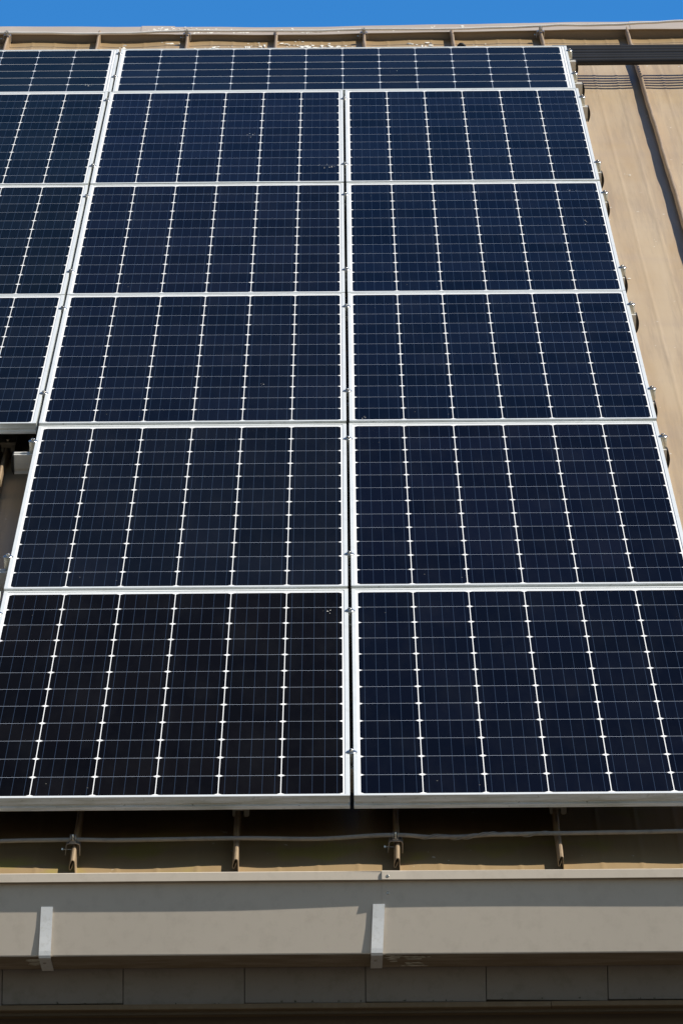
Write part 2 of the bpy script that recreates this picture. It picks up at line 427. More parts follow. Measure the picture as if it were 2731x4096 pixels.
# ridge flashing (roof frame): upstand, small lip, top face, far slope
RB = 12.062
def sag(u): return -.013 * math.exp(-((u + .25) / .85) ** 2)
def sagprism(prof, u0, u1):
    n = len(prof); k = max(4, int((u1 - u0) / .06)); vs = []
    for j in range(k + 1):
        u = u0 + (u1 - u0) * j / k; d = sag(u) + .0009 * math.sin(u * 7.3) + .0006 * math.sin(u * 19)
        for a, b_ in prof:
            f = min(1, max(0, (b_ + .170) / .03)); vs.append((u, a + .0015 * math.sin(u * 5.1), b_ + d * f))
    mb = MB(); mb.add(vs, [(j*n+i, j*n+(i+1) % n, (j+1)*n+(i+1) % n, (j+1)*n+i) for j in range(k) for i in range(n)])
    mb.add(vs, [tuple(range(n - 1, -1, -1)), tuple(range(k * n, (k + 1) * n))]); return mb
cs, sn = math.cos(R_(60)), math.sin(R_(60))
AP = (RB + .128, -.116)
prof = [(RB + .004, -.134), (RB - .012, -.1290), (RB - .012, -.1265), (RB + .004, -.1245), AP,
        (AP[0] + .16 * cs, AP[1] - .16 * sn), (AP[0] + .155 * cs, AP[1] - .165 * sn - .01), (RB + .11, -.19)]
ridge = child(sagprism(prof, -3.6, 3.8), 'ridge_cap', RIDGE, bld, ROOF)
child(sagprism([(RB + .0005, -H - .01), (RB + .0005, -.1315), (RB + .02, -.1315), (RB + .02, -H - .01)], -3.58, 3.78), 'upstand', UPST, bld, ROOF)
child(sagprism([(RB - .0145, -.1255), (RB + .004, -.1215), (AP[0], AP[1] + .0035), (AP[0] + .03 * cs, AP[1] - .03 * sn + .003), (AP[0] + .03 * cs, AP[1] - .03 * sn), (AP[0], AP[1]+.0005), (RB + .004, -.124), (RB - .0125, -.1285)], -.945, -.79), 'joint_plate', RIDGE, ridge, ROOF)
child(sagprism([(RB - .0135, -.1258), (RB + .004, -.1225), (AP[0], AP[1] + .0022), (AP[0] + .03 * cs, AP[1] - .03 * sn + .002), (AP[0] + .03 * cs, AP[1] - .03 * sn), (AP[0], AP[1]+.0004), (RB + .004, -.1241), (RB - .0125, -.1282)], 1.33, 3.82), 'joint_plate', RIDGE, ridge, ROOF)
# far roof slope and body of the house
ap_w = ROOF @ Vector((0, AP[0], AP[1]))
fb = MB(); fb.prism([(ap_w.y + .06, ap_w.z - .09), (ap_w.y + 11.0, ap_w.z - 6.40), (ap_w.y + 11.0, ap_w.z - 6.5), (ap_w.y + .06, ap_w.z - .20)], -3.55, 3.75, 'x')
child(fb, 'far_roof_slope', PAN, bld, I4)
hb = MB()
ez = Z0 - .60
hb.prism([(.16, 0), (.16, ez + .12), (ap_w.y, ap_w.z - .45), (ap_w.y + 10.3, ap_w.z - 6.45), (ap_w.y + 10.3, 0)], -3.3, 3.5, 'x')
child(hb, 'wall', WALL, bld, I4)
# fascia boards under the gutter
joints = [-1.5073, -1.2007, -.8941, -.5875, -.2803, .0261, .3313, .6391, .9457, 1.2523, 1.5589, 1.8655]
offs = [.0, -.0015, .0008, -.0036, .0, -.0012, .0052, .0022, -.002, .001, .003]
for k in range(len(joints) - 1):
    a, b_ = joints[k] + .0011, joints[k + 1] - .0011
    z = Z0 - .5298 + offs[k]; z2 = z + random.Random(k).uniform(-.002, .001)
    if k == 5: z, z2 = Z0 - .5294, Z0 - .5308
    if k == 6: z, z2 = Z0 - .5253, Z0 - .5303
    if k == 8: z, z2 = Z0 - .5268, Z0 - .5293
    y = .0575 + random.Random(k + 50).uniform(-.0012, .0012)
    bd = MB(); vs = []
    for X, zz in ((a, z), (b_, z2)): vs += [(X, y, zz + .0015), (X, y + .0015, zz), (X, y + .014, zz), (X, y + .014, Z0 - .30), (X, y, Z0 - .30)]
    bd.add(vs, [(0, 1, 2, 3, 4), (9, 8, 7, 6, 5), (0, 5, 6, 1), (1, 6, 7, 2), (2, 7, 8, 3), (3, 8, 9, 4), (4, 9, 5, 0)])
    fo = child(bd, 'fascia_board', BOARD, bld, I4)
    ms = MB(); rr = random.Random(k * 3 + 1)
    for _ in range(rr.randint(3, 6)):
        cx = rr.uniform(a + .01, b_ - .01); hh = rr.uniform(.003, .010); ww = rr.uniform(.001, .004)
        for q in range(rr.randint(3, 6)):
            x = cx + rr.uniform(-ww, ww); h2 = hh * rr.uniform(.4, 1)
            ms.add([(x - .0008, y - .0004, z + .0012), (x + .0009, y - .0004, z + .0012), (x + rr.uniform(-.002, .002), y - .0006, z + h2), (x, y + .001, z + h2 * .5)], [(0, 1, 2), (0, 2, 3), (1, 3, 2), (0, 3, 1)])
    asstuff(child(ms, 'moss', MOSS, fo, I4))
# backing in the dark gap, and the brown trim below the boards
bk = MB(); bk.box(-3.3, 3.5, .0735, .085, Z0 - .555, Z0 - .20); child(bk, 'backing', WALL, bld, I4)
for a, b_, dy in ((-3.3, .4945, 0), (.4957, 3.5, -.0022)):
    tr = MB(); y = .0430 + dy; zt = Z0 - .5338; zb = Z0 - .5473 - dy * .3
    tr.prism([(y, zt), (y, zb + .0025), (y + .0009, zb + .0008), (y + .003, zb), (.158, zb), (.158, zb + .005), (.0735, zb + .005), (.0725, zt)], a, b_, 'x')
    child(tr, 'trim', TRIM, bld, I4)

# ------------------------------------------------------------ droppings (splats on roof / glass)
def splat(n, spread_u, spread_v, rs, size=(.003, .012), z=.0009, drips=0):
    mb = MB()
    for i in range(n):
        cu, cv = rs.gauss(0, spread_u), rs.gauss(0, spread_v); r = rs.uniform(*size) * (1 if abs(cu) < spread_u else .5)
        seg = 9; ring = [(cu + r * rs.uniform(.5, 1.25) * math.cos(6.283 * a / seg), cv + r * rs.uniform(.6, 1.9) * math.sin(6.283 * a / seg)) for a in range(seg)]
        zi = z + i * 2.2e-5; vs = [(x, y, 0) for x, y in ring] + [(cu + (x - cu) * .6, cv + (y - cv) * .6, zi) for x, y in ring]
        mb.add(vs, [(a, (a + 1) % seg, seg + (a + 1) % seg, seg + a) for a in range(seg)] + [tuple(range(seg, 2 * seg))], False)
    for i in range(drips):
        cu = rs.gauss(0, spread_u); L = rs.uniform(.04, .12); wd = rs.uniform(.003, .006); sk = rs.uniform(-.01, .01)
        vs = [(cu - wd, 0, 0), (cu + wd, 0, 0), (cu + sk + wd * .5, -L, 0), (cu + sk - wd * .5, -L, 0), (cu, -.01, z), (cu + sk, -L * .9, z)]
        mb.add(vs, [(0, 4, 5, 3), (1, 2, 5, 4), (0, 1, 4), (3, 5, 2)])
    return mb
# white patches on the sheet just below the ridge and on the ridge cap: (u, v, n, spread)
for i, (u, v, n, s_, dr) in enumerate([(-.62, 11.86, 10, .05, 3), (-.80, 11.97, 6, .02, 0), (-.42, 11.9, 9, .05, 3), (-.24, 11.95, 14, .06, 1), (-.12, 11.83, 55, .10, 2), (-.17, 11.70, 10, .05, 1),
                              (.31, 11.86, 6, .02, 0), (.40, 11.90, 7, .02, 1), (.62, 11.86, 5, .02, 1), (-1.02, 11.9, 4, .02, 0)]):
    rs = random.Random(900 + i); asstuff(child(splat(n, s_, .045, rs, (.004, .013), drips=dr), 'dropping_stain', DROP, bld, ROOF @ Matrix.Translation((u, v, -H + .0045))))
for i, (u, t, n, s_) in enumerate([(-.86, .3, 26, .04), (-.83, .6, 12, .05), (-.66, .25, 40, .07), (-.60, .6, 12, .05), (-.14, .22, 46, .05), (.01, .55, 4, .01), (.41, .5, 5, .02), (.55, .5, 3, .01), (-.25, .55, 4, .02), (.20, .3, 5, .06), (-.48, .15, 14, .05)]):
    rs = random.Random(1900 + i)
    asstuff(child(splat(n, s_, .014, rs, (.003, .010), z=.0007), 'dropping_stain', DROP, ridge,
              ROOF @ Matrix.Translation((u, RB + .004 + .12 * t, sag(u) - .1245 + .0085 * t + (.0037 if -.945 < u < -.79 else .0007))) @ Matrix.Rotation(.0685, 4, 'X')))
for i, (u, v, n, s_) in enumerate([(1.40, 8.98, 9, .010), (1.15, 8.75, 4, .012), (1.38, 6.45, 6, .013), (1.05, 6.9, 3, .01)]):
    rs = random.Random(2900 + i); asstuff(child(splat(n, s_, .06, rs, (.002, .006)), 'dropping_stain', DROP, bld, ROOF @ Matrix.Translation((u, v, -H + .004))))

# ------------------------------------------------------------ gutter
YF = -.124                              # gutter face plane
gut = thing('gutter', Matrix.Translation((0, YF, Z0 - .24)), 'long beige box gutter with a folded front lip below the roof edge', 'gutter')
ZT = Z0 - .2305; ZB = Z0 - .4400
def gutter_section(u0, u1, dy, ZB=ZB):
    y = YF + dy; t = .0012
    lip = .0168
    # closed profile: outside going down the front, under, up the back, then inside
    prof = [(y - lip + .0055, ZT), (y - lip + .0030, ZT - .002), (y - lip - .0003, ZT - .0235), (y - lip + .0012, ZT - .0250), (y - .001, ZT - .0245), (y, ZT - .026), (y, ZB + .003), (y + .0015, ZB), (.0505, ZB), (.0540, ZB + .003), (.0540, ZT - .01),
            (.0540 - t, ZT - .01), (.0540 - t, ZB + .004), (y + t + .002, ZB + .004), (y + t, ZB + .006), (y + t, ZT - .004), (y + t, ZT - .002), (y - lip + .004, ZT - .0015)]
    mb = MB(); xs = [u0 + (u1 - u0) * i / 40 for i in range(41)]
    if dy < 0: xs = [u0, u0 + .02, u0 + .06, u0 + .12] + [u0 + .2 + (u1 - u0 - .2) * i / 36 for i in range(37)]
    vs = []; n = len(prof)
    for x in xs:
        wob = .0010 * math.sin(x * 2.1 + .4) + .0006 * math.sin(x * 5.3)
        ex = 0
        if dy < 0: ex = -.0022 * max(0, 1 - (x - u0) / .05)
        else: ex = .0015 * max(0, 1 - (u1 - x) / .3)
        for i, (a, b_) in enumerate(prof):
            vs.append((x, a + (wob + ex if i < 4 else (wob * .3)), b_))
    fs = [(j*n+i, j*n+(i+1) % n, (j+1)*n+(i+1) % n, (j+1)*n+i) for j in range(len(xs) - 1) for i in range(n)]
    mb.add(vs, fs)
    e = (len(xs) - 1) * n
    mb.add(vs, [tuple(range(n - 1, -1, -1)), tuple(range(e, e + n))])
    return mb
UJ = .0685
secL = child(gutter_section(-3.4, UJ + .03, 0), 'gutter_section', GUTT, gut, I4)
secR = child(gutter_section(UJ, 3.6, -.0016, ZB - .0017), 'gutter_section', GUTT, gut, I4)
for z, y in ((ZT - .0150, YF - .0189), (ZT - .0550, YF - .0018)):
    rv = MB(); rv.lathe([(.0040, -.0004), (.0040, .0003), (.0031, .0009), (.0015, .0011), (.0013, .0002), (0, .0002)], seg=18)
    child(rv, 'rivet', STEEL, secR, Matrix.Translation((UJ + .0145, y, z)) @ Matrix.Rotation(R_(90), 4, 'X'))
# worn paint patches on the underside
for i, (u, y, du, dyv, n) in enumerate([(.150, YF + .030, .013, .03, 60), (.092, YF + .05, .009, .015, 18), (-.805, YF + .07, .006, .016, 26)]):
    rs = random.Random(40 + i); mb = MB(); zo = .0021 if u > UJ else .0004
    for q in range(n):
        cx = u + rs.gauss(0, du); cy = y + rs.choice((0, .030, .080, .118) if i == 0 else (-.03, -.01, .015, .04)) + rs.gauss(0, .003); r = rs.uniform(.003, .0085)
        seg = 7; vs = [(cx + 1.6 * r * math.cos(6.283 * a / seg) * rs.uniform(.6, 1.2), cy + r * math.sin(6.283 * a / seg), ZB - zo - q * 2.5e-5) for a in range(seg)] + [(cx, cy, ZB - zo + .0007)]
        mb.add(vs, [(a, (a + 1) % seg, seg) for a in range(seg)] + [tuple(range(seg))])
    asstuff(child(mb, 'worn_patch', SCAR, secR if u > UJ else secL, I4))
# galvanised straps wrapped round the gutter
def strap(u_top, u_bot, label):
    t = thing('gutter_strap', Matrix.Translation((u_bot, YF, ZB)), label, 'strap', 'galvanised straps around the gutter')
    mb = MB(); hw = .0148; th_ = .0010; ex = .0016 if u_top > 0 else 0
    path = [(YF - .0024 - ex, ZT - .0835), (YF - .0028 - ex, ZT - .12), (YF - .0046 - ex, ZT - .16), (YF - .0072 - ex, ZB + .012), (YF - .0072 - ex, ZB + .001), (YF - .004, ZB - .0042), (YF + .010, ZB - .0052), (YF + .07, ZB - .0046), (.03, ZB - .004), (.049, ZB - .004)]
    n = len(path); vs = []
    for i, (y, z) in enumerate(path):
        a = Vector(path[max(i - 1, 0)]); b_ = Vector(path[min(i + 1, n - 1)]); tt = (b_ - a).normalized(); nn = Vector((tt.y, -tt.x))
        f = min(1, max(0, (z - ZB) / (ZT - .0835 - ZB))); u = u_bot + (u_top - u_bot) * f - (0 if i < 6 else (i - 5) * .0003)
        for s1, s2 in ((-1, 1), (1, 1), (1, -1), (-1, -1)):
            vs.append((u + s1 * hw, y + nn.x * th_ * s2, z + nn.y * th_ * s2))
    fs = [(j*4+i, j*4+(i+1) % 4, (j+1)*4+(i+1) % 4, (j+1)*4+i) for j in range(n - 1) for i in range(4)]
    mb.add(vs, fs + [(0, 1, 2, 3), (n*4-1, n*4-2, n*4-3, n*4-4)])
    child(mb, 'strap_band', GALV, t, I4)
    sc = MB(); sc.lathe([(.0, .0022), (.003, .002), (.0045, .0005), (.0045, 0), (0, 0)], seg=12)
    child(sc, 'screw', STEEL, t, Matrix.Translation((u_bot - .003, YF + .055, ZB - .0062)) @ Matrix.Rotation(math.pi, 4, 'X'))
strap(-.7715, -.7765, 'white galvanised strap around the gutter at the left side of the picture')
strap(.0605, .0545, 'white galvanised strap around the gutter beside the riveted gutter joint')

# ------------------------------------------------------------ solar panels
SH, SL = .1598, .1600
PW, PL_, FT = .992, 1.9725, .036
PT = PL_ + .004
UB, UC = -1.0015, .0
def frame_mesh(Wd, Ht):
    mb = MB(); lp = .0115; ft = FT
    # (inset from outer edge, w) profile of the frame wall, with the drainage groove
    prof = [(0, -.0006), (.0006, 0), (lp - .0004, 0), (lp, -.0006), (lp, -.0032), (.004, -.0034), (.004, -.031), (.024, -.0325), (.024, -ft), (.0006, -ft), (0, -ft + .0006),
            (0, -.0262), (.0042, -.0256), (.0042, -.0190), (0, -.0184)]
    n = len(prof); cor = [(0, 0, 1, 1), (Wd, 0, -1, 1), (Wd, Ht, -1, -1), (0, Ht, 1, -1)]; vs = []
    for cx, cy, sx, sy in cor:
        for d, z in prof: vs.append((cx + sx * d, cy + sy * d, z))
    fs = [(k*n+i, k*n+(i+1) % n, ((k+1) % 4)*n+(i+1) % n, ((k+1) % 4)*n+i) for k in range(4) for i in range(n)]
    mb.add(vs, fs); return mb
def glass_mesh(Wd, Ht):
    mb = MB(); e = .0045; mb.box(e, Wd - e, e, Ht - e, -.0068, -.0024); return mb
def make_panel(land):
    Wd, Ht = (PL_, PW) if land else (PW, PL_)
    t = thing('solar_panel', I4, '', 'solar panel', 'solar panels in rows on the roof')
    fr = frame_mesh(Wd, Ht).build('frame', FRAME[land], t)
    glz = glass_mesh(Wd, Ht).build('cell_sheet', CELL_L if land else CELL_P, t)
    jb = MB(); jb.box(Wd / 2 - .06, Wd / 2 + .06, Ht - .14, Ht - .05, -.026, -.0075, .002)
    jb.build('junction_box', BLACK, t)
    return t
protoP, protoL = make_panel(False), make_panel(True)
used = {False: False, True: False}
WB = {1: 0.0, 2: .0034, 3: .0079, 4: -.0054, 5: -.0002}
WTm = {1: -.0039, 2: -.0003, 3: -.0079 + .001, 4: -.0045, 5: -.0001}
def place_panel(u, v, wb, wt, land, label, col):
    t = (protoL if land else protoP)
    if used[land]: t = copy_tree(t)
    used[land] = True
    Ht = PW if land else PL_
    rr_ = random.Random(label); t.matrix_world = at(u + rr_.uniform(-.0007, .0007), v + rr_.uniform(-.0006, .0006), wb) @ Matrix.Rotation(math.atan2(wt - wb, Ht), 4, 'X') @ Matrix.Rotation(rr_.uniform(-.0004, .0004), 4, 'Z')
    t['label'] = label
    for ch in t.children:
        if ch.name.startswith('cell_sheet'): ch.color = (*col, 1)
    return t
ORD = {1: 'bottom row', 2: 'second row from the bottom', 3: 'third row from the bottom', 4: 'fourth row from the bottom', 5: 'fifth row from the bottom'}
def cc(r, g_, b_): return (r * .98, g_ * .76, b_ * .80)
COLS = {('B', 1): cc(.0042, .0043, .0036), ('C', 1): cc(.0035, .0058, .0125), ('B', 2): cc(.0054, .0085, .0135), ('C', 2): cc(.0042, .0068, .0155),  # real panel tints plus sky reflection put into the colour, bluer up the rows
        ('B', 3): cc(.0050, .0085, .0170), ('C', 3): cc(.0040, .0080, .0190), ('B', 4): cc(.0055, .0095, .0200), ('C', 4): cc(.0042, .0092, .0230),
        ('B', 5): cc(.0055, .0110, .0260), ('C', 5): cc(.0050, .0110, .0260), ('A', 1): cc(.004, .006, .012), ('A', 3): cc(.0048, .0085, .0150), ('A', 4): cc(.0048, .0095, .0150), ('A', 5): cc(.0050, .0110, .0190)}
UA = UB - .0095 - PW
names = {'A': 'cut off by the left picture edge, ', 'B': 'left of the central gap, ', 'C': 'right of the central gap, '}
PANEL = {}
for col, u in (('A', UA), ('B', UB), ('C', UC)):
    for r in range(1, 6):
        if col == 'A' and r == 2: continue
        lab = 'solar panel ' + names[col] + ORD[r]
        if (col, r) == ('A', 1): lab = 'bottom row solar panel showing only a white frame sliver at the left picture edge'
        dv = {('C', 2): .002, ('B', 2): -.001}.get((col, r), 0)
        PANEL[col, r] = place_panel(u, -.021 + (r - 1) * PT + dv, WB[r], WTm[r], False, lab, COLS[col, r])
VL = 4 * PT + PL_ - .021 + .005
UL = -.9691 - .0205
PANEL['A', 2] = place_panel(UA - .137, -.021 + PT, 0, 0, False, 'panel set back at the left, beyond the exposed end of the second row', COLS['A', 1])  # unseen panel added to cut bounced light in the opening; label seeds its jitter
PANEL['L'] = place_panel(UL, VL, .0001, .008, True, 'wide landscape solar panel at the top of the array next to the ridge', (.0065, .0115, .0260))
PANEL['AL'] = place_panel(UL - .0085 - PL_, VL, .0001, .008, True, 'landscape solar panel in the top left corner, cut off by the picture edge', (.0055, .0105, .0190))
# droppings stuck on the glass
for key, x, y, n, s_, sz in ((('B', 5), .93, .32, 16, .016, .004), (('B', 3), .72, .54, 7, .006, .003), (('C', 4), .875, 1.80, 10, .010, .003), (('C', 4), .90, 1.18, 8, .012, .003),
                             (('B', 1), .935, 1.742, 9, .006, .0035), (('C', 3), .05, .055, 8, .008, .003), ('AL', 1.86, .15, 12, .012, .004), ('L', .66, .66, 8, .010, .004), (('B', 5), .62, 1.0, 10, .04, .0025), ('L', 1.2, .45, 4, .02, .003)):
    rs = random.Random(str(key) + str(x)); mb = splat(max(3, int(n * .65)), s_, s_ * 1.6, rs, (sz * .25, sz * .8), z=.0003, drips=0)
    o = mb.build('dropping_stain', DROP, PANEL[key]); o.location = (x, y, -.0023); asstuff(o)

# ------------------------------------------------------------ rails
RV = {(1, 0): .335, (1, 1): 1.70, (2, 0): 2.29, (2, 1): 3.705, (3, 0): 4.335, (3, 1): 5.655, (4, 0): 6.265, (4, 1): 7.63, (5, 0): 8.215, (5, 1): 9.635, (6, 0): 10.175, (6, 1): 10.72}
RH = .063
def rail(u0, u1, v, label):
    t = thing('mounting_rail', at(u0, v, -FT - RH), label, 'rail', 'aluminium rails under the panels')
    L = u1 - u0; hv = .020; mb = MB()
    prof = [(-hv, 0), (hv, 0), (hv, RH), (.006, RH), (.006, RH - .004), (-.006, RH - .004), (-.006, RH), (-hv, RH), (-hv, RH - .0005),
            (-hv, RH - .028), (-hv + .0006, RH - .0285), (-hv + .0006, RH - .0295), (-hv, RH - .030), (-hv, .0165), (-hv + .004, .0150), (-hv + .004, .0055), (-hv - .001, .0045), (-hv - .001, .0)]
    prof = [(a, b_) for a, b_ in prof][:]
    mb.prism(prof, 0, L, 'x'); mb.build('rail_bar', RAIL, t)
    for s_, x in ((1, L), (-1, 0)):
        cp = MB(); n = 12; vs = []
        # bulging black end cap
        out = [(x, -hv - .0015, -.001), (x, hv + .0015, -.001), (x, hv + .0015, RH + .001), (x, -hv - .0015, RH + .001)]
        prof2 = [(x, -.001)] + [(x + s_ * (.0025 + .0080 * math.sin(math.pi * i / n) ** .8), -.001 + (RH + .002) * i / n) for i in range(n + 1)] + [(x, RH + .001)]
        cp.prism([(a, b_) for a, b_ in prof2], -hv - .0022, hv + .0022, 'y'); cp.build('end_cap', BLACK, t)
    return t
for (r, k), v in RV.items():
    u1 = {(6, 1): 1.019, (6, 0): 1.024, (5, 1): 1.0235, (5, 0): 1.0145, (4, 1): 1.0095, (4, 0): 1.0085, (3, 1): 1.0165, (3, 0): 1.0070, (2, 1): 1.0110}.get((r, k), 1.010)
    u0 = -2.06
    if r == 2: u0 = -1.125 if k == 0 else -1.070
    nm = ORD.get(r, 'top landscape row'); ud = 'upper' if k else 'lower'
    rail(u0, u1, v, f'{ud} rail with black end caps under the {nm}')

# ------------------------------------------------------------ clamps
def make_clamp(end):
    t = thing('end_clamp' if end else 'mid_clamp', I4, '', 'panel clamp', 'panel clamps on the right and left edges' if end else 'panel clamps in the gaps between panels')
    wm = MB(); wm.lathe([(.0042, .0022), (.0055, .0044), (.0085, .0046), (.0128, .0030), (.0150, .0010), (.0152, 0.0002), (.0140, .0002), (.004, .0014)], seg=28)
    wm.build('washer', STEEL, t)
    bm_ = MB(); bm_.prism([(.0062 * math.cos(math.pi / 3 * i), .0062 * math.sin(math.pi / 3 * i)) for i in range(6)], .0046, .0092, 'z')
    bm_.lathe([(.0052, .0092), (.0046, .0099), (.0030, .0099), (.0024, .0080), (0, .0080)], seg=14)
    bm_.build('bolt', STEEL, t)
    sp = MB()
    if end: sp.lathe([(.0117, -FT), (.0123, -FT + .0008), (.0123, -.0008), (.0117, 0)], (0, 0, 0), 24)
    else: sp.lathe([(.0040, -FT), (.0040, 0.0005)], (0, 0, 0), 12)
    sp.build('spacer', POST if end else STEEL, t)
    return t
pc = {True: make_clamp(True), False: make_clamp(False)}; cu = {True: False, False: False}
def clamp(u, v, end, label):
    t = pc[end] if not cu[end] else copy_tree(pc[end]); cu[end] = True
    r = min(6, int((v + .03) / PT) + 1); base = 0
    if r <= 5: f = (v - (r - 1) * PT) / PL_; base = WB[r] * (1 - f) + WTm[r] * f
    else: base = (v - VL) / PW * .008
    t.matrix_world = at(u, v, base + .0003) @ Matrix.Rotation(random.uniform(0, 1), 4, 'Z'); t['label'] = label
GBC, GAB = -.0048, UB - .0048
for (r, k), v in RV.items():
    nm = ORD.get(r, 'top landscape row'); ud = 'upper' if k else 'lower'
    v2 = v + (.010 if k else .012)
    if r <= 5: clamp(GBC, v2, False, f'{ud} washer-headed clamp in the central gap of the {nm}')
    if r in (1, 3, 4, 5): clamp(GAB, v2, False, f'{ud} washer-headed clamp in the left gap of the {nm}')
    if r == 6: clamp(UL - .0043, v2, False, f'{ud} washer-headed clamp in the gap of the {nm}')
    if r == 2: clamp(UB - .0078, v2, True, f'{ud} post clamp on the exposed left edge of the {nm}')
    if r <= 5: clamp(.992 + .0082, v2, True, f'{ud} post clamp on the right edge of the {nm}')
    if r == 6: clamp(UL + PL_ + .0080, v2, True, f'{ud} post clamp on the right edge of the {nm}')

# ------------------------------------------------------------ seam clamps carrying the rails
def make_foot():
    t = thing('seam_clamp', I4, '', 'seam clamp', 'clamps fixing the rails to the roof seams')
    a = MB(); a.box(-.027, .027, -.055, .055, -.0105, -.0005, .0012); a.build('plate', CLAMP, t)
    b_ = MB()
    b_.prism([(-.022, -.011), (.022, -.011), (.022, -.036), (.018, -.040), (.010, -.040), (.0080, -.036), (.0080, -.0235), (-.014, -.0235), (-.014, -.037), (-.018, -.040), (-.0215, -.036)], -.035, .040, 'y')
    b_.build('jaw', CLAMP, t)
    c = MB(); c.prism([(.006 * math.cos(math.pi / 3 * i), -.038 + .006 * math.sin(math.pi / 3 * i)) for i in range(6)], -.0005, .0055, 'z'); c.build('bolt', STEEL, t)
    return t
ft0 = make_foot(); fu = False
def foot(k, v, label):
    global fu
    t = ft0 if not fu else copy_tree(ft0); fu = True
    t.matrix_world = at(su(k, v) + .003, v, -FT - RH); t['label'] = label
seamname = {6: 'under the left panel', 7: 'under the middle of the left panel', 8: 'just right of the central gap', 9: 'under the middle of the right panel', 5: 'under the exposed left corner'}
for k in (7, 9): foot(k, .272, f'grey clamp gripping the seam {seamname[k]} at the bottom row')
foot(5, 4.160, 'grey clamp plate gripping the seam in the dark hole at the left')
for r, k in RV:
    if (r, k) in ((1, 0), (3, 0)): continue
    foot(7, RV[r, k], 'hidden ' + ('upper' if k else 'lower') + ' seam clamp under the panels of the ' + ORD.get(r, 'top landscape row'))

# ------------------------------------------------------------ stranded safety cables and their brackets
def cable(name, pts, label, mt, R0=.0052, strands=10, lay=.085, step=.006, fray=None):
    t = thing(name, at(pts[0][0], pts[0][1], pts[0][2]), label, 'cable', 'steel cables strung along the roof seams')
    def P(u):
        for a, b_ in zip(pts, pts[1:]):
            if u <= b_[0]:
                f = (u - a[0]) / (b_[0] - a[0]); f = f * f * (3 - 2 * f) if len(a) < 4 else f
                return Vector((u, a[1] + (b_[1] - a[1]) * f, a[2] + (b_[2] - a[2]) * f))
        return Vector(pts[-1][:3])
    us = []; u = pts[0][0]
    while u <= pts[-1][0]: us.append(u); u += step
    mb = MB(); mb.tube([P(u) for u in us[::4]], R0 * .80, 8)
    for s_ in range(strands):
        q = []
        for u in us:
            a = 6.2832 * (s_ / strands - u / lay); c = P(u); rr = R0 * .82
            if fray:
                for fu_, fw, fs_, am in fray:
                    if s_ == fs_ and abs(u - fu_) < fw: rr += am * (math.cos((u - fu_) / fw * math.pi) + 1) / 2
            q.append(c + Vector((0, math.cos(a) * rr, math.sin(a) * rr)))
        mb.tube(q, R0 * .27, 5, cap=False)
    o = mb.build('strand_bundle', mt, t); o.matrix_basis = t.matrix_basis.inverted() @ ROOF
    return t
V1, V2 = -.030, 11.955
def lw(y): return -.1055 - (y - 3345) / 1500
low = [(-3.2, V1, -.112), (-1.53, V1, lw(3352)), (-1.1, V1, lw(3362)), (-.80, V1, lw(3353)), (-.706, V1, lw(3352)), (-.62, V1, lw(3355)), (-.295, V1, lw(3351)), (-.1, V1, lw(3356)), (.09, V1, lw(3343)), (.1136, V1, lw(3343)), (.20, V1, lw(3352)), (.26, V1, lw(3352)),
       (.36, V1, lw(3344)), (.50, V1, lw(3341)), (.70, V1, lw(3339)), (.83, V1, lw(3336)), (.937, V1, lw(3335)), (1.3, V1, lw(3345)), (3.2, V1, -.11)]
cable('steel_cable', low, 'thick twisted grey steel cable strung across the seams just above the gutter', ROPE, strands=11, lay=.10,
      fray=[(.24, .09, 3, .0035), (.30, .10, 6, .003), (.44, .08, 1, .003), (.36, .06, 8, .0025), (.2, .06, 5, .0025)])
def hw(y): return -.1055 - (y - 122) / 900
hi = [(-3.2, V2, hw(120)), (-1.553, V2, hw(123)), (-1.4, V2, hw(124)), (-1.2, V2, hw(129)), (-1.0, V2, hw(128)), (-.82, V2, hw(122)), (-.72, V2, hw(120)), (-.5, V2, hw(122)), (-.12, V2, hw(124)), (0, V2, hw(121)), (.098, V2, hw(119)), (.45, V2, hw(121)),
      (.75, V2, hw(116)), (.916, V2, hw(111)), (1.0, V2, hw(107)), (1.12, V2, hw(109)), (1.25, V2, hw(107)), (1.4, V2, hw(101)), (1.56, V2, hw(94)), (1.73, V2, hw(90)), (3.2, V2, hw(110))]
cable('steel_cable', hi, 'pale sagging steel cable strung across the seams just below the ridge', ROPE_W, R0=.0058, strands=9, lay=.09, step=.012)
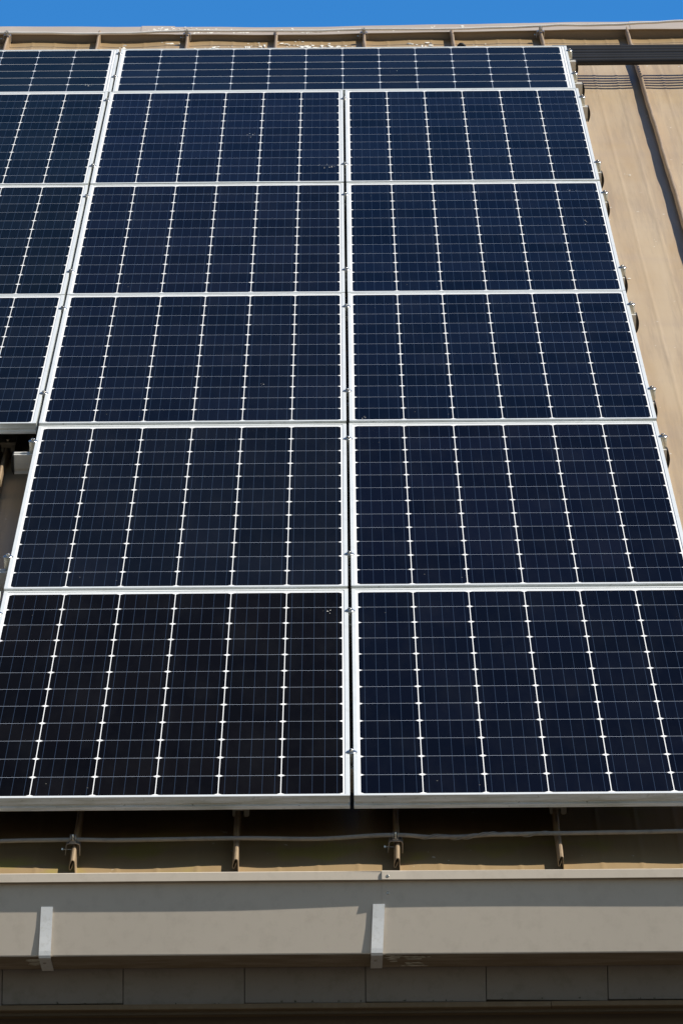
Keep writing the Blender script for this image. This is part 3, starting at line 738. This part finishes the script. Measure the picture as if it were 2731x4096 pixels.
def make_bracket():
    t = thing('cable_bracket', I4, '', 'cable bracket', 'cable brackets clamped on the roof seams')
    # inverted U saddle, thin sheet; origin on the seam top
    mb = MB(); W1 = -.0235; W2 = .0075; th_ = .0016; T = .0095
    def U(a, off): return [(W1 - .004 - off, -.0205), (W1 - .001 - off, T - .005), (W1 + .0005 - off, T - .0015 + off * .6), (W1 + .004, T + off), (W2 - .004, T + off), (W2 + off, T - .0025 + off * .4), (W2 + .0008 + off, T - .006), (W2 + off * 1 + .0006, -.022)]
    o_, i_ = U(0, th_), U(0, 0)
    prof = o_ + i_[::-1]; n = len(o_); vs = [(x, y, z) for y in (-.030, .006) for x, z in prof]; L = len(prof)
    mb.add(vs, [(i, (i + 1) % L, L + (i + 1) % L, L + i) for i in range(L)] + [(i, i + 1, L - 2 - i, L - 1 - i) for i in range(n - 1)] + [(L + i, L + i + 1, 2*L - 2 - i, 2*L - 1 - i) for i in range(n - 1)])
    mb.build('saddle', BRACK, t)
    b_ = MB(); c = -.0085
    b_.prism([(c - .0085, T + .0018), (c + .0085, T + .0018), (c + .007, T + .0055), (c - .007, T + .0055)], -.026, -.002, 'y')
    b_.build('base_block', BRACK, t)
    k = MB()
    k.prism([(c + .0055 * math.cos(math.pi / 3 * i), -.0185 + .0055 * math.sin(math.pi / 3 * i)) for i in range(6)], T + .0055, T + .0088, 'z'); k.lathe([(.0026, T + .0055), (.0026, T + .022), (.0018, T + .0225)], (c, -.0185, 0), 10)
    k.build('bolt', STEEL, t)
    q = MB()
    for dx in (-.0062, .0062):
        q.tube([(c + dx, -.010 + .0085 * math.cos(a), T + .0105 + .0085 * math.sin(a)) for a in [math.pi * (1.15 - 1.3 * i / 10) for i in range(11)]], .0017, 6)
    q.build('cable_clip', BRACK, t)
    s_ = MB(); s_.tube([(W1 - .012, -.018, -.008), (-.009, -.018, -.009)], .0011, 8); s_.build('set_screw', STEEL, t)
    h = MB(); h.prism([(-.018 + .0045 * math.cos(math.pi / 3 * i), -.008 + .0045 * math.sin(math.pi / 3 * i)) for i in range(6)], W1 - .0145, W1 - .0105, 'x'); h.build('screw_head', STEEL, t)
    return t
cb0 = make_bracket(); first = True
for k, v, vc, wv, lab in ((6, -.040, V1, lw(3352), 'grey cable bracket clamped on the lower left seam above the gutter'), (8, -.040, V1, lw(3343), 'grey cable bracket on the seam end above the gutter joint'),
                  (4, 0, V2, 0, 'leftmost cable bracket at the ridge, on the picture edge'), (6, 0, V2, 0, 'cable bracket at the ridge right of the white-stained joint plate'),
                  (8, 0, V2, 0, 'cable bracket at the ridge over the middle of the array'), (10, 0, V2, 0, 'cable bracket at the ridge near the right end of the array')):
    t = cb0 if first else copy_tree(cb0); first = False
    t.matrix_world = at(su(k, vc) + .0005, vc + .0105, -WS); t['label'] = lab

# ------------------------------------------------------------ six black conduits to the right of the array
names6 = ['nearest the gutter, frontmost', 'second from the front', 'third from the front', 'fourth from the front', 'fifth from the front', 'nearest the ridge, rearmost']
for i in range(6):
    v = 10.815 + i * .0615; wv = -.0585 + i * .0012
    t = thing('conduit', at(.93, v, wv), f'black conduit pipe crossing the right roof sheets, {names6[i]} of six', 'conduit pipe', 'black conduits running right from the array')
    mb = MB(); rr = .0168; q = [(.0, 0, 0)]
    pts = [(x * .12, .002 * math.sin(x * .12 * 1.3 + i), .0012 * math.sin(x * .12 * 1.9 + i * 2)) for x in range(24)]
    mb.tube(pts, rr, 16); mb.build('pipe', CONDUIT, t)
for k, lab in ((10, 'dark cross bar carrying the conduits beside the landscape panel'), (13, 'dark cross bar carrying the conduits at the far right')):
    t = thing('conduit_support', at(su(k, 11), 10.95, -WS), lab, 'support bar', 'cross bars under the conduits')
    mb = MB(); mb.prism([(-.015, .004), (.015, .004), (.015, .046), (.012, .049), (-.012, .049), (-.015, .046)], -.17, .20, 'y'); mb.build('channel', BLACK, t)
    mb = MB(); mb.box(-.02, .018, -.03, .03, -.02, .0035, .002); mb.build('foot', BLACK, t)
# short elbow of flexible conduit peeking over the landscape panel
t = thing('conduit_elbow', at(.52, 10.95, -.06), 'small black conduit elbow peeking over the top edge of the landscape panel', 'conduit')
mb = MB(); mb.tube([(.016 * math.cos(a), 0, .030 + .030 * math.sin(a)) for a in [math.pi * i / 12 for i in range(13)]], [.0085 + .0012 * (i % 2) for i in range(13)], 10)
mb.build('hose', BLACK, t)
